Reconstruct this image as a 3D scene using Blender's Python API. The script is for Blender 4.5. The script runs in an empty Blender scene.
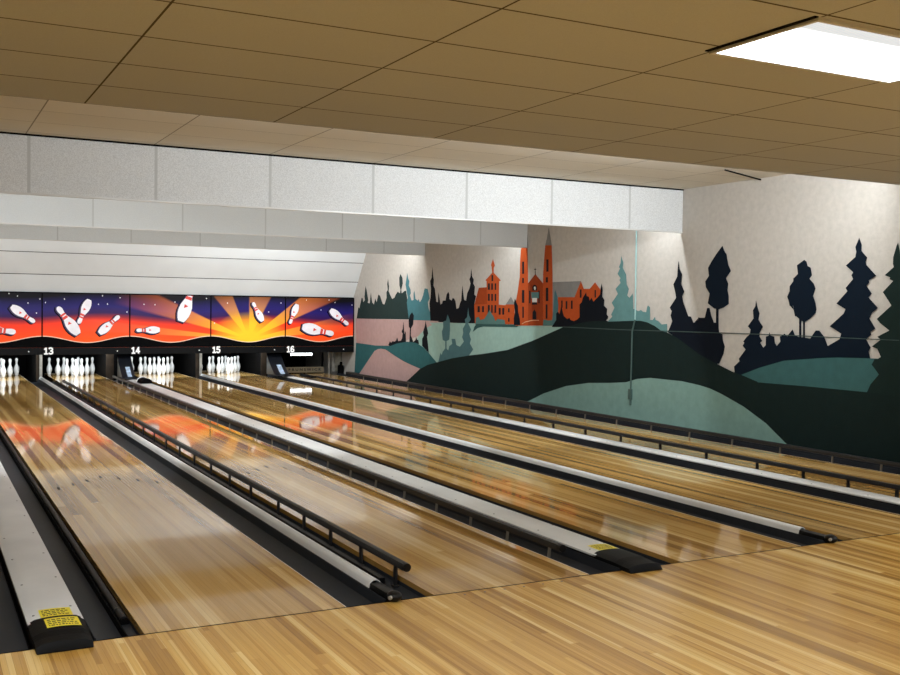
import bpy, bmesh, math, random
from mathutils import Matrix, Vector
random.seed(7)
C = bpy.context.scene.collection
PI = math.pi

MURAL = [
 ('pine', '16.853,1.32 16.76,1.586 16.693,1.56 16.568,1.803 16.503,1.79 16.468,1.701 16.372,1.752 16.406,1.828 16.348,2.067 16.282,1.978 16.179,1.752 16.21,1.689 16.095,1.677 16.039,1.926 15.957,1.702 15.862,1.653 15.786,1.789 15.71,1.703 15.623,1.874 15.531,1.849 15.376,1.667 15.286,1.655 15.172,1.8 15.187,1.92 15.118,1.968 15.151,2.1 15.107,2.208 15.05,2.039 15.071,1.943 14.969,1.847 14.881,1.775 14.767,1.799 14.712,1.858 14.601,1.928 14.489,1.892 14.463,1.967 14.521,2.056 14.537,2.22 14.473,2.301 14.376,2.217 14.351,2.1 14.424,1.966 14.4,1.891 14.27,1.937 14.188,1.948 14.1,1.705 14.043,1.567 14.037,1.349'),
 ('teal', '14.036,1.337 14.144,1.705 14.103,1.797 14.161,1.936 14.219,2.075 14.194,2.144 14.145,2.317 14.087,2.189 14.032,2.142 14.057,2.05 13.974,1.969 13.956,1.889 13.997,1.843 13.914,1.74 13.825,1.751 13.829,1.888 13.789,1.944 13.731,1.774 13.627,1.74 13.591,1.774 13.523,1.706 13.448,1.762 13.374,1.863 13.317,1.985 13.177,1.973 13.124,1.862 13.082,1.784 13.159,1.707 13.126,1.596 13.075,1.53 12.961,1.338'),
 ('navyb', '13.034,1.321 13.094,1.685 13.048,1.795 13.029,1.971 13.072,2.126 13.01,2.191 12.982,2.409 12.938,2.211 12.911,2.145 12.923,2.036 12.858,1.969 12.788,1.718 12.721,1.707 12.707,1.903 12.656,1.794 12.61,1.664 12.54,1.686 12.518,1.74 12.401,1.74 12.358,1.858 12.291,1.91 12.243,1.857 12.241,1.772 12.149,1.74 12.105,1.793 12.037,1.772 11.991,1.73 11.942,1.583 11.853,1.605 11.812,1.688 11.761,1.74 11.751,1.855 11.725,2.031 11.686,1.875 11.648,1.751 11.574,1.74 11.535,1.874 11.452,1.966 11.412,2.057 11.457,2.129 11.416,2.18 11.391,2.332 11.352,2.179 11.288,2.126 11.307,2.056 11.242,1.994 11.259,1.852 11.196,1.821 11.254,1.69 11.223,1.314'),
 ('pink', '16.92,1.324 13.159,1.341 12.672,1.339 13.055,1.178 13.402,1.046 13.657,1.004 15.025,0.745 16.837,0.736'),
 ('mint', '13.158,1.335 13.059,1.303 11.244,1.324 10.913,1.281 9.695,1.308 9.66,1.318 8.612,1.327 8.375,1.329 8.298,1.331 8.359,1.315 8.673,1.233 9.267,1.069 9.974,0.91 9.335,1.048 10.048,0.888 10.899,0.781 11.437,0.725 12.094,0.641 12.696,0.523 12.744,0.521 13.14,0.688 13.654,0.891 13.605,1.006 13.254,1.184 12.959,1.257'),
 ('tealh', '16.871,0.761 15.744,0.741 15.026,0.764 14.627,0.844 14.185,0.883 13.706,0.889 13.344,0.801 13.04,0.67 12.744,0.531 13.132,0.4 13.431,0.315 14.157,-0.101 16.879,-0.156 16.952,0.046'),
 ('pink', '16.814,-0.074 16.619,0.08 15.802,0.614 15.619,0.667 15.438,0.684 15.199,0.677 14.732,0.567 14.283,0.472 13.85,0.408 13.458,0.358 13.53,0.173 14.156,-0.148 15.295,-0.141'),
 ('navyb', '15.055,0.78 15.027,0.805 14.97,0.867 14.912,0.833 14.826,0.872 14.741,0.863 14.656,0.89 14.602,0.962 14.544,0.882 14.405,0.898 14.351,0.959 14.327,1.053 14.383,1.086 14.329,1.146 14.296,1.31 14.264,1.148 14.244,1.032 14.208,1.103 14.174,1.069 14.158,0.882 14.626,0.827 14.967,0.759'),
 ('navyb', '14.032,1.199 14.047,1.337 13.986,1.442 13.881,1.5 13.8,1.432 13.821,1.25 13.925,1.167 13.931,1.018 13.866,0.963 13.811,0.892 13.707,0.934 13.683,1.003 13.629,0.937 13.578,0.95 13.539,0.854 13.706,0.878 13.997,0.885 13.978,1.166'),
 ('navyb', '13.395,0.828 13.399,0.967 13.325,1.037 13.363,1.103 13.281,1.239 13.248,1.34 13.206,1.24 13.126,1.087 13.174,1.019 13.119,0.822 13.09,0.694 13.242,0.761'),
 ('slate', '12.672,0.535 12.583,0.724 12.534,0.683 12.489,0.75 12.384,0.819 12.388,0.958 12.496,0.976 12.533,1.137 12.48,1.224 12.492,1.331 12.367,1.355 12.301,1.474 12.206,1.358 12.192,1.188 12.218,0.996 12.332,0.96 12.328,0.821 12.258,0.782 12.215,0.869 12.102,0.916 12.127,1.01 11.979,1.015 11.931,0.901 11.788,0.875 11.702,0.931 11.638,0.975 11.706,1.055 11.665,1.14 11.688,1.212 11.583,1.307 11.607,1.389 11.522,1.432 11.485,1.617 11.451,1.474 11.38,1.393 11.476,1.32 11.366,1.209 11.428,1.126 11.361,1.025 11.401,0.952 11.272,0.845 11.437,0.721 12.094,0.632'),
 ('brick', '11.254,1.669 11.097,1.972 10.813,1.979 10.816,2.088 10.857,2.105 10.622,2.232 10.645,2.341 10.666,2.371 10.598,2.477 10.528,2.357 10.566,2.319 10.564,2.231 10.309,2.089 10.374,2.081 10.373,1.669 10.145,1.66 10.127,1.683 9.851,1.684 9.822,1.337 11.223,1.321'),
 ('brickd', '11.254,1.669 11.097,1.972 10.813,1.979 10.784,1.677'),
 ('greyr', '10.134,1.673 9.964,1.807 9.825,1.674'),
 ('dark', '10.641,2.193 10.582,2.192 10.579,2.084 10.638,2.085'),
 ('dark', '10.767,2.048 10.696,2.047 10.692,1.932 10.764,1.933'),
 ('dark', '10.648,2.046 10.586,2.045 10.582,1.931 10.645,1.932'),
 ('dark', '10.523,2.044 10.469,2.043 10.466,1.93 10.52,1.93'),
 ('dark', '10.762,1.859 10.69,1.859 10.687,1.735 10.758,1.735'),
 ('dark', '10.643,1.859 10.58,1.858 10.576,1.735 10.639,1.735'),
 ('dark', '10.518,1.858 10.463,1.858 10.46,1.735 10.514,1.735'),
 ('dark', '10.756,1.661 10.684,1.661 10.68,1.523 10.752,1.522'),
 ('dark', '10.637,1.662 10.582,1.662 10.578,1.524 10.633,1.524'),
 ('dark', '10.52,1.662 10.458,1.662 10.454,1.526 10.516,1.525'),
 ('dark', '11.128,1.639 11.046,1.64 11.043,1.529 11.125,1.528'),
 ('dark', '10.964,1.64 10.892,1.641 10.888,1.531 10.961,1.53'),
 ('dark', '10.371,1.61 10.303,1.611 10.299,1.494 10.368,1.494'),
 ('dark', '10.249,1.611 10.181,1.611 10.178,1.496 10.246,1.495'),
 ('dark', '10.05,1.607 10.002,1.607 10,1.54 10.049,1.54'),
 ('dark', '10.046,1.44 9.997,1.441 9.996,1.378 10.044,1.377'),
 ('slate2', '11.201,1.295 11.184,1.427 11.082,1.448 11.018,1.389 10.877,1.411 10.798,1.472 10.752,1.513 10.682,1.573 10.621,1.514 10.541,1.456 10.48,1.379 10.404,1.419 10.157,1.404 10.135,1.308'),
 ('slate3', '11.289,1.166 11.242,1.253 11.16,1.316 9.768,1.335 9.695,1.308 9.766,1.288 10.913,1.273 11.117,1.24'),
 ('greyr', '9.634,2.629 9.597,2.814 9.499,3.068 9.423,2.62'),
 ('brick', '9.803,1.315 9.822,1.693 9.781,1.769 9.732,1.938 9.684,2.144 9.683,2.369 9.661,2.593 9.627,2.648 9.452,2.639 9.416,2.028 9.395,1.324'),
 ('brick', '8.938,1.334 8.962,2.166 8.937,2.435 8.91,2.641 8.721,2.632 8.685,2.177 8.651,1.34'),
 ('greyr', '8.91,2.636 8.864,2.756 8.814,2.932 8.764,2.768 8.721,2.627'),
 ('brickd', '9.416,2.028 9.197,2.18 8.958,2.021 8.938,1.334 9.395,1.324'),
 ('dark', '9.21,2.162 9.21,2.25 9.237,2.251 9.237,2.263 9.21,2.263 9.204,2.295 9.193,2.262 9.166,2.261 9.165,2.249 9.193,2.249 9.183,2.161'),
 ('dark', '9.613,2.395 9.549,2.393 9.543,2.188 9.607,2.189'),
 ('dark', '9.605,2.12 9.548,2.119 9.546,2.033 9.602,2.034'),
 ('dark', '9.606,1.918 9.528,1.918 9.522,1.703 9.6,1.703'),
 ('dark', '8.871,2.406 8.805,2.404 8.799,2.207 8.865,2.208'),
 ('dark', '8.878,2.119 8.813,2.117 8.81,2.033 8.876,2.034'),
 ('dark', '8.873,1.948 8.798,1.947 8.792,1.732 8.867,1.732'),
 ('dark', '9.378,1.907 9.333,1.907 9.327,1.695 9.372,1.695'),
 ('dark', '9.095,1.905 9.054,1.904 9.048,1.695 9.088,1.695'),
 ('dark', '9.275,1.906 9.283,1.961 9.253,1.992 9.206,2.003 9.158,1.987 9.133,1.951 9.142,1.905'),
 ('tealm', '9.311,1.879 9.08,1.877 9.084,1.777 9.302,1.778'),
 ('white', '9.232,1.966 9.191,1.973 9.17,1.947 9.189,1.911 9.217,1.922'),
 ('white', '9.278,1.783 9.131,1.783 9.129,1.713 9.276,1.713'),
 ('dark', '9.276,1.71 9.129,1.71 9.115,1.673 9.285,1.673'),
 ('dark', '9.26,1.428 9.261,1.548 9.207,1.592 9.145,1.549 9.138,1.43'),
 ('dark', '9.58,1.638 9.534,1.638 9.529,1.452 9.575,1.451'),
 ('dark', '8.865,1.678 8.813,1.678 8.806,1.448 8.859,1.448'),
 ('cream', '9.596,1.351 9.485,1.389 9.277,1.417 9.057,1.423 9.057,1.413 9.277,1.406 9.467,1.378 9.582,1.342'),
 ('greyr', '8.671,2.035 7.896,2.039 7.819,1.919 8.037,1.781 8.53,1.782 8.651,1.34'),
 ('brick', '8.053,1.793 7.89,2.039 7.811,1.919 7.66,1.918 7.521,2.016 7.377,1.898 7.346,1.799 7.417,1.367 8.485,1.344 8.515,1.794'),
 ('dark', '7.916,1.912 7.869,1.911 7.865,1.784 7.912,1.784'),
 ('dark', '7.531,1.9 7.495,1.899 7.491,1.786 7.528,1.786'),
 ('dark', '8.419,1.741 8.378,1.741 8.375,1.627 8.415,1.627'),
 ('dark', '8.294,1.732 8.248,1.732 8.244,1.61 8.291,1.61'),
 ('dark', '8.148,1.741 8.102,1.741 8.098,1.612 8.144,1.611'),
 ('slate', '8.692,1.336 8.678,1.393 8.644,1.554 8.629,1.696 8.612,1.874 8.591,1.909 8.524,1.803 8.495,1.662 8.517,1.34'),
 ('slate2', '8.938,1.33 8.924,1.434 8.841,1.426 8.792,1.418 8.679,1.429 8.66,1.337'),
 ('navyb', '9.84,1.324 9.851,1.437 9.817,1.542 9.851,1.693 9.824,1.778 9.76,1.694 9.723,1.656 9.709,1.543 9.656,1.431 9.638,1.328'),
 ('navyb', '8.676,1.318 8.551,1.431 8.554,1.537 8.508,1.564 8.459,1.53 8.43,1.609 8.407,1.662 8.366,1.557 8.334,1.496 8.24,1.45 8.179,1.472 8.148,1.438 8.057,1.422 7.968,1.45 7.909,1.485 7.915,1.681 7.857,1.716 7.83,1.784 7.745,1.868 7.729,1.809 7.671,1.8 7.655,1.741 7.599,1.783 7.554,1.724 7.457,1.783 7.389,1.832 7.378,1.915 7.352,2.001 7.327,1.898 7.333,1.799 7.276,1.749 7.287,1.667 7.204,1.618 7.215,1.536 7.173,1.504 7.186,1.471 7.226,1.446 7.138,1.431 7.136,1.349'),
 ('tealm', '7.225,1.408 7.079,1.505 7.106,1.537 7.029,1.636 7.098,1.709 6.955,1.838 7.011,1.911 6.894,1.999 6.922,2.039 6.896,2.063 6.969,2.129 6.914,2.208 6.941,2.225 6.903,2.28 6.893,2.392 6.838,2.286 6.849,2.214 6.768,2.116 6.751,1.973 6.697,1.908 6.733,1.813 6.681,1.781 6.606,1.844 6.587,1.623 6.523,1.608 6.473,1.592 6.411,1.609 6.373,1.585 6.3,1.578 6.278,1.656 6.261,1.675 6.217,1.649 6.211,1.471 6.151,1.472 6.105,1.519 6.091,1.473 6.032,1.459 5.96,1.415 5.844,1.425 5.84,1.308 5.956,1.293 6.591,1.338'),
 ('navy', '5.829,1.312 5.774,1.404 5.742,1.464 5.778,1.539 5.757,1.599 5.8,1.644 5.672,1.779 5.697,1.868 5.734,1.959 5.658,2.062 5.651,2.18 5.638,2.277 5.612,2.165 5.559,2.089 5.577,1.964 5.507,1.86 5.55,1.793 5.525,1.719 5.421,1.536 5.366,1.53 5.332,1.457 5.245,1.437 5.226,1.524 5.194,1.518 5.363,1.524 5.313,1.444 5.242,1.438 5.232,1.51 5.176,1.566 5.105,1.52 5.063,1.646 5.017,1.647 4.98,1.545 4.932,1.46 4.896,1.46 4.898,1.655 4.853,1.656 4.841,1.391 4.828,1.33 4.772,1.316 4.759,1.239 4.723,1.163 4.743,1.069 4.816,0.942 4.894,0.929 5.146,0.955 5.633,1.235'),
 ('navyc', '4.806,2.436 4.771,2.37 4.726,2.322 4.713,2.26 4.689,2.183 4.644,2.112 4.728,2.022 4.686,1.952 4.697,1.876 4.673,1.799 4.67,1.699 4.76,1.653 4.852,1.629 4.938,1.644 5.053,1.706 5.023,1.832 5.094,1.911 5.108,1.99 5.041,2.06 5.062,2.162 4.99,2.254 4.903,2.345'),
 ('navyc', '3.459,2.21 3.425,2.188 3.406,2.138 3.36,2.116 3.34,2.032 3.374,1.991 3.31,1.934 3.282,1.878 3.315,1.795 3.277,1.712 3.262,1.643 3.273,1.601 3.351,1.537 3.422,1.501 3.477,1.507 3.552,1.555 3.58,1.562 3.612,1.675 3.668,1.689 3.597,1.632 3.608,1.678 3.664,1.681 3.681,1.738 3.705,1.788 3.67,1.852 3.671,1.909 3.617,1.966 3.618,2.001 3.603,2.009 3.549,2.05 3.567,2.15'),
 ('navyc', '3.516,1.565 3.483,1.565 3.475,1.309 3.508,1.308'),
 ('navyc', '3.456,1.523 3.427,1.524 3.42,1.311 3.449,1.31'),
 ('navyc', '4.594,0.846 4.541,0.85 4.554,0.918 4.46,0.991 4.472,1.021 4.36,1.14 4.413,1.183 4.383,1.222 4.404,1.236 4.344,1.298 4.293,1.33 4.285,1.39 4.331,1.426 4.237,1.525 4.251,1.622 4.211,1.674 4.203,1.749 4.181,1.674 4.138,1.586 4.156,1.512 4.079,1.425 4.131,1.349 4.129,1.305 4.084,1.255 4.117,1.232 4.065,1.175 4.026,1.206 4.029,1.308 3.98,1.324 3.972,1.366 3.951,1.325 3.892,1.313 3.88,1.24 3.85,1.205 3.794,1.258 3.805,1.315 3.73,1.354 3.691,1.326 3.609,1.407 3.57,1.337 3.523,1.324 3.508,1.318 3.453,1.319 3.344,1.309 3.267,1.402 3.214,1.403 3.142,1.336 3.087,1.235 2.928,1.316 2.905,1.378 3.068,1.455 2.878,1.6 2.855,1.648 2.982,1.708 2.836,1.845 2.862,1.88 2.763,1.977 2.787,2.017 2.765,2.05 2.866,2.126 2.741,2.215 2.73,2.275 2.744,2.322 2.696,2.422 2.661,2.344 2.662,2.278 2.583,2.203 2.603,2.158 2.594,2.125 2.461,2.004 2.557,1.96 2.548,1.934 2.584,1.902 2.513,1.816 2.554,1.777 2.43,1.663 2.499,1.618 2.536,1.552 2.455,1.443 2.516,1.408 2.507,1.376 2.572,1.328 2.511,1.239 2.533,1.198 2.512,1.121 2.937,1.072 3.832,0.938 4.433,0.781'),
 ('tealn', '4.457,0.812 4.122,0.929 3.734,1.035 3.204,1.091 2.954,1.111 2.481,1.125 2.285,1.13 2.328,0.729 2.541,0.747 3.322,0.752 4.153,0.738'),
 ('green', '2.201,2.345 2.176,2.255 2.159,2.166 2.089,2.05 2.132,2.039 2.04,1.873 2.083,1.849 1.933,1.673 1.989,1.635 1.884,1.475 1.94,1.449 1.863,1.253 1.815,1.057 1.569,0.66 1.615,0.567 1.871,0.676 2.136,0.722 2.541,0.747 2.542,0.763 2.501,0.845 2.397,0.959 2.493,1.06 2.453,1.121 2.421,1.119 2.379,1.147 2.425,1.229 2.496,1.252 2.385,1.328 2.429,1.359 2.281,1.428 2.395,1.502 2.442,1.547 2.263,1.691 2.374,1.832 2.249,1.946 2.294,1.966 2.287,1.985 2.356,2.009 2.246,2.092 2.257,2.125 2.256,2.195 2.218,2.314'),
 ('greend', '14.157,-0.101 13.843,0.175 13.473,0.353 13.133,0.455 12.744,0.527 12.696,0.534 12.094,0.641 11.437,0.725 10.899,0.781 10.048,0.888 9.335,1.048 9.974,0.91 9.267,1.069 8.673,1.233 8.359,1.32 8.175,1.342 7.936,1.39 7.703,1.42 7.419,1.437 7.226,1.434 7.225,1.429 6.594,1.454 6.419,1.457 6.271,1.439 6.101,1.389 5.957,1.323 5.852,1.311 5.633,1.243 5.19,1.04 5.386,1.104 4.894,0.945 4.584,0.855 4.434,0.826 4.143,0.756 4.154,0.751 3.323,0.76 2.541,0.759 2.137,0.745 1.451,0.769 0.035,0.678 0.004,-0.306 1.421,-0.209 2.112,-0.069 6.395,-0.155 14.431,-0.146'),
 ('minth', '9.619,-0.053 9.341,0.066 8.872,0.234 8.239,0.4 7.646,0.492 7.09,0.532 6.721,0.568 6.469,0.633 6.175,0.669 5.891,0.667 5.527,0.668 5.178,0.64 5.178,0.64 4.968,0.61 4.763,0.558 4.369,0.434 3.993,0.268 3.812,0.155 3.635,0.045 3.461,-0.113 5.154,-0.147 7.07,-0.128'),
 ('seam', '8.369,1.332 6.9,1.326 5.199,1.335 3.813,1.341 2.155,1.333 2.155,1.325 3.813,1.331 5.199,1.324 6.9,1.314 8.369,1.319'),
]
MASK_PINS = [((0.709, 1.51), (1.145, 1.193)), ((0.076, 1.099), (0.792, 0.992)), ((1.975, 0.951), (1.57, 1.51)), ((2.188, 1.666), (1.975, 1.167)), ((2.387, 0.968), (2.785, 1.337)), ((3.617, 1.046), (3.131, 1.035)), ((4.058, 1.229), (4.343, 2.04)), ((5.866, 1.24), (5.639, 1.659)), ((6.672, 1.629), (6.499, 1.187)), ((6.795, 1.12), (7.559, 0.956)), ((7.467, 1.513), (7.916, 1.17))]
STARS = [(0.672, 1.768), (0.828, 1.721), (1.247, 1.668), (1.351, 1.598), (1.713, 1.675), (1.023, 1.584), (1.182, 1.385), (2.454, 1.753), (2.804, 1.719), (2.554, 1.584), (2.375, 1.576), (3.293, 1.588), (3.52, 1.583), (3.939, 1.646), (4.615, 1.732), (5.077, 1.64), (6.295, 1.657), (6.011, 1.453), (6.897, 1.734), (7.441, 1.742), (7.588, 1.687), (8.01, 1.635), (7.248, 1.511), (4.793, 1.201), (2.946, 1.422)]


# ------------------------------------------------------------------ helpers
def lin(h):
    v = [int(h[i:i+2], 16)/255 for i in (0, 2, 4)]
    return [(c/12.92 if c <= .04045 else ((c+.055)/1.055)**2.4) for c in v] + [1.0]

class NT:
    """tiny node builder"""
    def __init__(s, name):
        s.m = bpy.data.materials.new(name); s.m.use_nodes = True
        s.t = s.m.node_tree; s.b = s.t.nodes['Principled BSDF']
    def n(s, kind, **kw):
        x = s.t.nodes.new(kind)
        for k, v in kw.items(): setattr(x, k, v)
        return x
    def l(s, a, b): s.t.links.new(a, b)
    def put(s, sock, v):
        if hasattr(v, 'links'): s.l(v, sock)
        else: sock.default_value = v
    def math(s, op, a, b=0.0, c=0.0, clamp=False):
        x = s.n('ShaderNodeMath', operation=op); x.use_clamp = clamp
        for i, v in enumerate((a, b, c)): s.put(x.inputs[i], v)
        return x.outputs[0]
    def mix(s, f, a, b, mode='MIX'):
        x = s.n('ShaderNodeMix', data_type='RGBA', blend_type=mode)
        s.put(x.inputs[0], f); s.put(x.inputs[6], a); s.put(x.inputs[7], b)
        return x.outputs[2]
    def pos(s):
        g = s.n('ShaderNodeNewGeometry'); x = s.n('ShaderNodeSeparateXYZ'); s.l(g.outputs['Position'], x.inputs[0])
        return x.outputs[0], x.outputs[1], x.outputs[2]
    def vec(s, a, b, c=0.0):
        x = s.n('ShaderNodeCombineXYZ')
        for i, v in enumerate((a, b, c)): s.put(x.inputs[i], v)
        return x.outputs[0]
    def white(s, v):
        x = s.n('ShaderNodeTexWhiteNoise', noise_dimensions='3D'); s.l(v, x.inputs['Vector']); return x.outputs['Value']
    def noise(s, v, scale, detail=3, rough=.55):
        x = s.n('ShaderNodeTexNoise'); s.l(v, x.inputs['Vector'])
        x.inputs['Scale'].default_value = scale; x.inputs['Detail'].default_value = detail; x.inputs['Roughness'].default_value = rough
        return x.outputs['Fac']
    def ramp(s, f, stops):
        x = s.n('ShaderNodeValToRGB'); e = x.color_ramp.elements
        while len(e) < len(stops): e.new(.5)
        for i, (p, c) in enumerate(stops): e[i].position = p; e[i].color = c
        s.l(f, x.inputs[0]); return x.outputs[0]
    def bump(s, h, strength, dist=.01):
        x = s.n('ShaderNodeBump'); x.inputs['Strength'].default_value = strength; x.inputs['Distance'].default_value = dist
        s.l(h, x.inputs['Height']); s.l(x.outputs[0], s.b.inputs['Normal'])
    def gnoise(s, scale, detail=3):
        g = s.n('ShaderNodeNewGeometry'); return s.noise(g.outputs['Position'], scale, detail)

def plain(name, hexc, rough=.5, metal=0.0, spec=.5, var=.08, nscale=6.0, bump=0.0, bscale=300.0):
    k = NT(name); c = lin(hexc)
    f = k.gnoise(nscale, 4)
    a = [x*(1-var) for x in c[:3]]+[1]; b = [min(1, x*(1+var)) for x in c[:3]]+[1]
    k.l(k.ramp(f, [(.3, a), (.7, b)]), k.b.inputs['Base Color'])
    k.b.inputs['Roughness'].default_value = rough; k.b.inputs['Metallic'].default_value = metal
    k.b.inputs['Specular IOR Level'].default_value = spec
    if bump: k.bump(k.gnoise(bscale, 2), bump, .004)
    return k.m

def emit(name, col, strength):
    k = NT(name); k.b.inputs['Base Color'].default_value = (.8, .8, .8, 1)
    k.b.inputs['Emission Color'].default_value = col; k.b.inputs['Emission Strength'].default_value = strength
    return k.m

def wood(name, cols, rough, edge=None, board=.0272, seg=1.1, coat=0.0, wide=.054, w=(.4, .4, .4), spec=.5, rv=.05):
    k = NT(name); x, y, z = k.pos()
    u = k.math('DIVIDE', x, board); i = k.math('FLOOR', u); fr = k.math('FRACT', u)
    o = k.white(k.vec(i, 3.3, 1.7))
    j = k.math('FLOOR', k.math('ADD', k.math('DIVIDE', y, seg), k.math('MULTIPLY', o, 9.0)))
    r1 = k.white(k.vec(i, j, 5.1))
    i2 = k.math('FLOOR', k.math('DIVIDE', x, wide)); o2 = k.white(k.vec(i2, 1.3, 6.7))
    j2 = k.math('FLOOR', k.math('ADD', k.math('DIVIDE', y, seg*1.4), k.math('MULTIPLY', o2, 7.0)))
    r2 = k.white(k.vec(i2, j2, 2.9))
    grain = k.noise(k.vec(k.math('MULTIPLY', x, 95.0), k.math('MULTIPLY', y, 2.2), o), 1.0, 4)
    f = k.math('ADD', k.math('ADD', k.math('MULTIPLY', r1, w[0]), k.math('MULTIPLY', r2, w[1])), k.math('MULTIPLY', k.math('SUBTRACT', grain, .25), w[2]), clamp=True)
    c = k.ramp(f, [(.05, lin(cols[0])), (.35, lin(cols[1])), (.62, lin(cols[2])), (.95, lin(cols[3]))])
    seam = k.math('LESS_THAN', k.math('ABSOLUTE', k.math('SUBTRACT', fr, .5)), .47)
    c = k.mix(k.math('MULTIPLY', k.math('SUBTRACT', 1.0, seam), .35), c, lin('4a2c12'))
    k.l(c, k.b.inputs['Base Color'])
    g2 = k.noise(k.vec(k.math('MULTIPLY', x, 30.0), k.math('MULTIPLY', y, .8), 0.0), 1.0, 2)
    k.l(k.math('ADD', k.math('MULTIPLY', g2, rv), rough), k.b.inputs['Roughness'])
    k.b.inputs['Specular IOR Level'].default_value = spec
    k.b.inputs['Coat Weight'].default_value = coat; k.b.inputs['Coat Roughness'].default_value = .08
    return k.m

def tiles(name, hexc, gridhex, x0, px, y0, py, axis='xy', wx=.012, wy=.008, stip=.12, rough=.9, nscale=500.0, tvar=.06):
    k = NT(name); X, Y, Z = k.pos()
    P = X; Q = Y if axis == 'xy' else Z
    def dist(v, o, p):
        q = k.math('SUBTRACT', k.math('FRACT', k.math('ADD', k.math('DIVIDE', k.math('SUBTRACT', v, o), p), .5)), .5)
        return k.math('MULTIPLY', k.math('ABSOLUTE', q), p)
    dx = k.math('LESS_THAN', dist(P, x0, px), wx/2)
    c = lin(hexc)
    ti = k.white(k.vec(k.math('FLOOR', k.math('DIVIDE', k.math('SUBTRACT', P, x0), px)), k.math('FLOOR', k.math('DIVIDE', k.math('SUBTRACT', Q, y0), py)) if py else 1.0, 4.4))
    n = k.gnoise(nscale, 2)
    a = [v*(1-stip) for v in c[:3]]+[1]; b = [min(1, v*(1+stip)) for v in c[:3]]+[1]
    col = k.ramp(n, [(.35, a), (.65, b)])
    big = k.gnoise(1.1, 3)
    col = k.mix(1.0, col, k.ramp(k.math('ADD', k.math('MULTIPLY', ti, .5), k.math('MULTIPLY', big, .5)), [(.2, (1-tvar,)*3+(1,)), (.8, (1, 1, 1, 1))]), 'MULTIPLY')
    g = dx
    if py: g = k.math('MAXIMUM', dx, k.math('LESS_THAN', dist(Q, y0, py), wy/2))
    col = k.mix(g, col, lin(gridhex))
    k.l(col, k.b.inputs['Base Color']); k.b.inputs['Roughness'].default_value = rough
    k.bump(n, .25, .004)
    return k.m

# ------------------------------------------------------------------ mesh helpers
def box(bm, x0, x1, y0, y1, z0, z1, bev=0.0, mi=0):
    r = bmesh.ops.create_cube(bm, size=1.0, matrix=Matrix.Translation(((x0+x1)/2, (y0+y1)/2, (z0+z1)/2)) @ Matrix.Diagonal((x1-x0, y1-y0, z1-z0, 1)))
    fs = set(f for v in r['verts'] for f in v.link_faces)
    for f in fs: f.material_index = mi
    if bev:
        es = list(set(e for f in fs for e in f.edges))
        bmesh.ops.bevel(bm, geom=es, offset=bev, segments=2, affect='EDGES', profile=.6)

def sweep(bm, prof, y0, y1, close=True, cap=True, y1prof=None):
    """closed (x,z) profile swept along y; y1prof: another profile at the far end"""
    p2 = y1prof or prof
    a = [bm.verts.new((x, y0, z)) for x, z in prof]; b = [bm.verts.new((x, y1, z)) for x, z in p2]
    n = len(prof)
    for i in range(n if close else n-1):
        j = (i+1) % n; bm.faces.new((a[i], a[j], b[j], b[i]))
    if cap: bm.faces.new(a); bm.faces.new(list(reversed(b)))

def cyl(bm, p, q, r, seg=12, r2=None):
    p, q = Vector(p), Vector(q); d = q-p
    M = Matrix.Translation((p+q)/2) @ d.to_track_quat('Z', 'Y').to_matrix().to_4x4()
    bmesh.ops.create_cone(bm, cap_ends=True, cap_tris=False, segments=seg, radius1=r, radius2=r if r2 is None else r2, depth=d.length, matrix=M)

def lathe(bm, prof, seg=24):
    rings = []
    for r, z in prof:
        rings.append([bm.verts.new((r*math.cos(2*PI*i/seg), r*math.sin(2*PI*i/seg), z)) for i in range(seg)] if r > 1e-5 else [bm.verts.new((0, 0, z))])
    for a, b in zip(rings, rings[1:]):
        for i in range(seg):
            j = (i+1) % seg
            if len(a) == 1: bm.faces.new((a[0], b[j], b[i]))
            elif len(b) == 1: bm.faces.new((a[i], a[j], b[0]))
            else: bm.faces.new((a[i], a[j], b[j], b[i]))

def obj(name, bm, mats, parent=None, smooth=0):
    bmesh.ops.recalc_face_normals(bm, faces=bm.faces)
    me = bpy.data.meshes.new(name); bm.to_mesh(me); bm.free()
    for m in (mats if isinstance(mats, (list, tuple)) else [mats]): me.materials.append(m)
    if smooth:
        for f in me.polygons: f.use_smooth = True
        me.set_sharp_from_angle(angle=math.radians(smooth))
    o = bpy.data.objects.new(name, me); C.objects.link(o)
    if parent: o.parent = parent; o.matrix_parent_inverse = Matrix.Translation(-Vector(parent.location))
    return o

def tag(o, label, cat, group=None):
    o['label'] = label; o['category'] = cat
    if group: o['group'] = group
    return o

def thing(name, loc, label, cat, group=None):
    o = bpy.data.objects.new(name, None); o.location = loc; o.empty_display_size = .1; C.objects.link(o)
    return tag(o, label, cat, group)

def struct(name, bm, mats, smooth=0):
    o = obj(name, bm, mats, None, smooth); o['kind'] = 'structure'; return o

def text_mesh(name, body, size, mat, parent, M, align='CENTER', ext=.001, bold=0.0, sx=1.0):
    cu = bpy.data.curves.new(name, 'FONT'); cu.body = body; cu.size = size; cu.align_x = align; cu.align_y = 'CENTER'; cu.extrude = ext; cu.offset = bold
    t = bpy.data.objects.new(name+'_curve', cu); C.objects.link(t)
    bpy.context.view_layer.update()
    me = bpy.data.meshes.new_from_object(t.evaluated_get(bpy.context.evaluated_depsgraph_get()))
    bpy.data.objects.remove(t); bpy.data.curves.remove(cu)
    me.transform(Matrix.Diagonal((sx, 1, 1, 1))); me.transform(M); me.materials.clear(); me.materials.append(mat)
    o = bpy.data.objects.new(name, me); C.objects.link(o)
    if parent: o.parent = parent; o.matrix_parent_inverse = Matrix.Translation(-Vector(parent.location))
    return o

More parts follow.
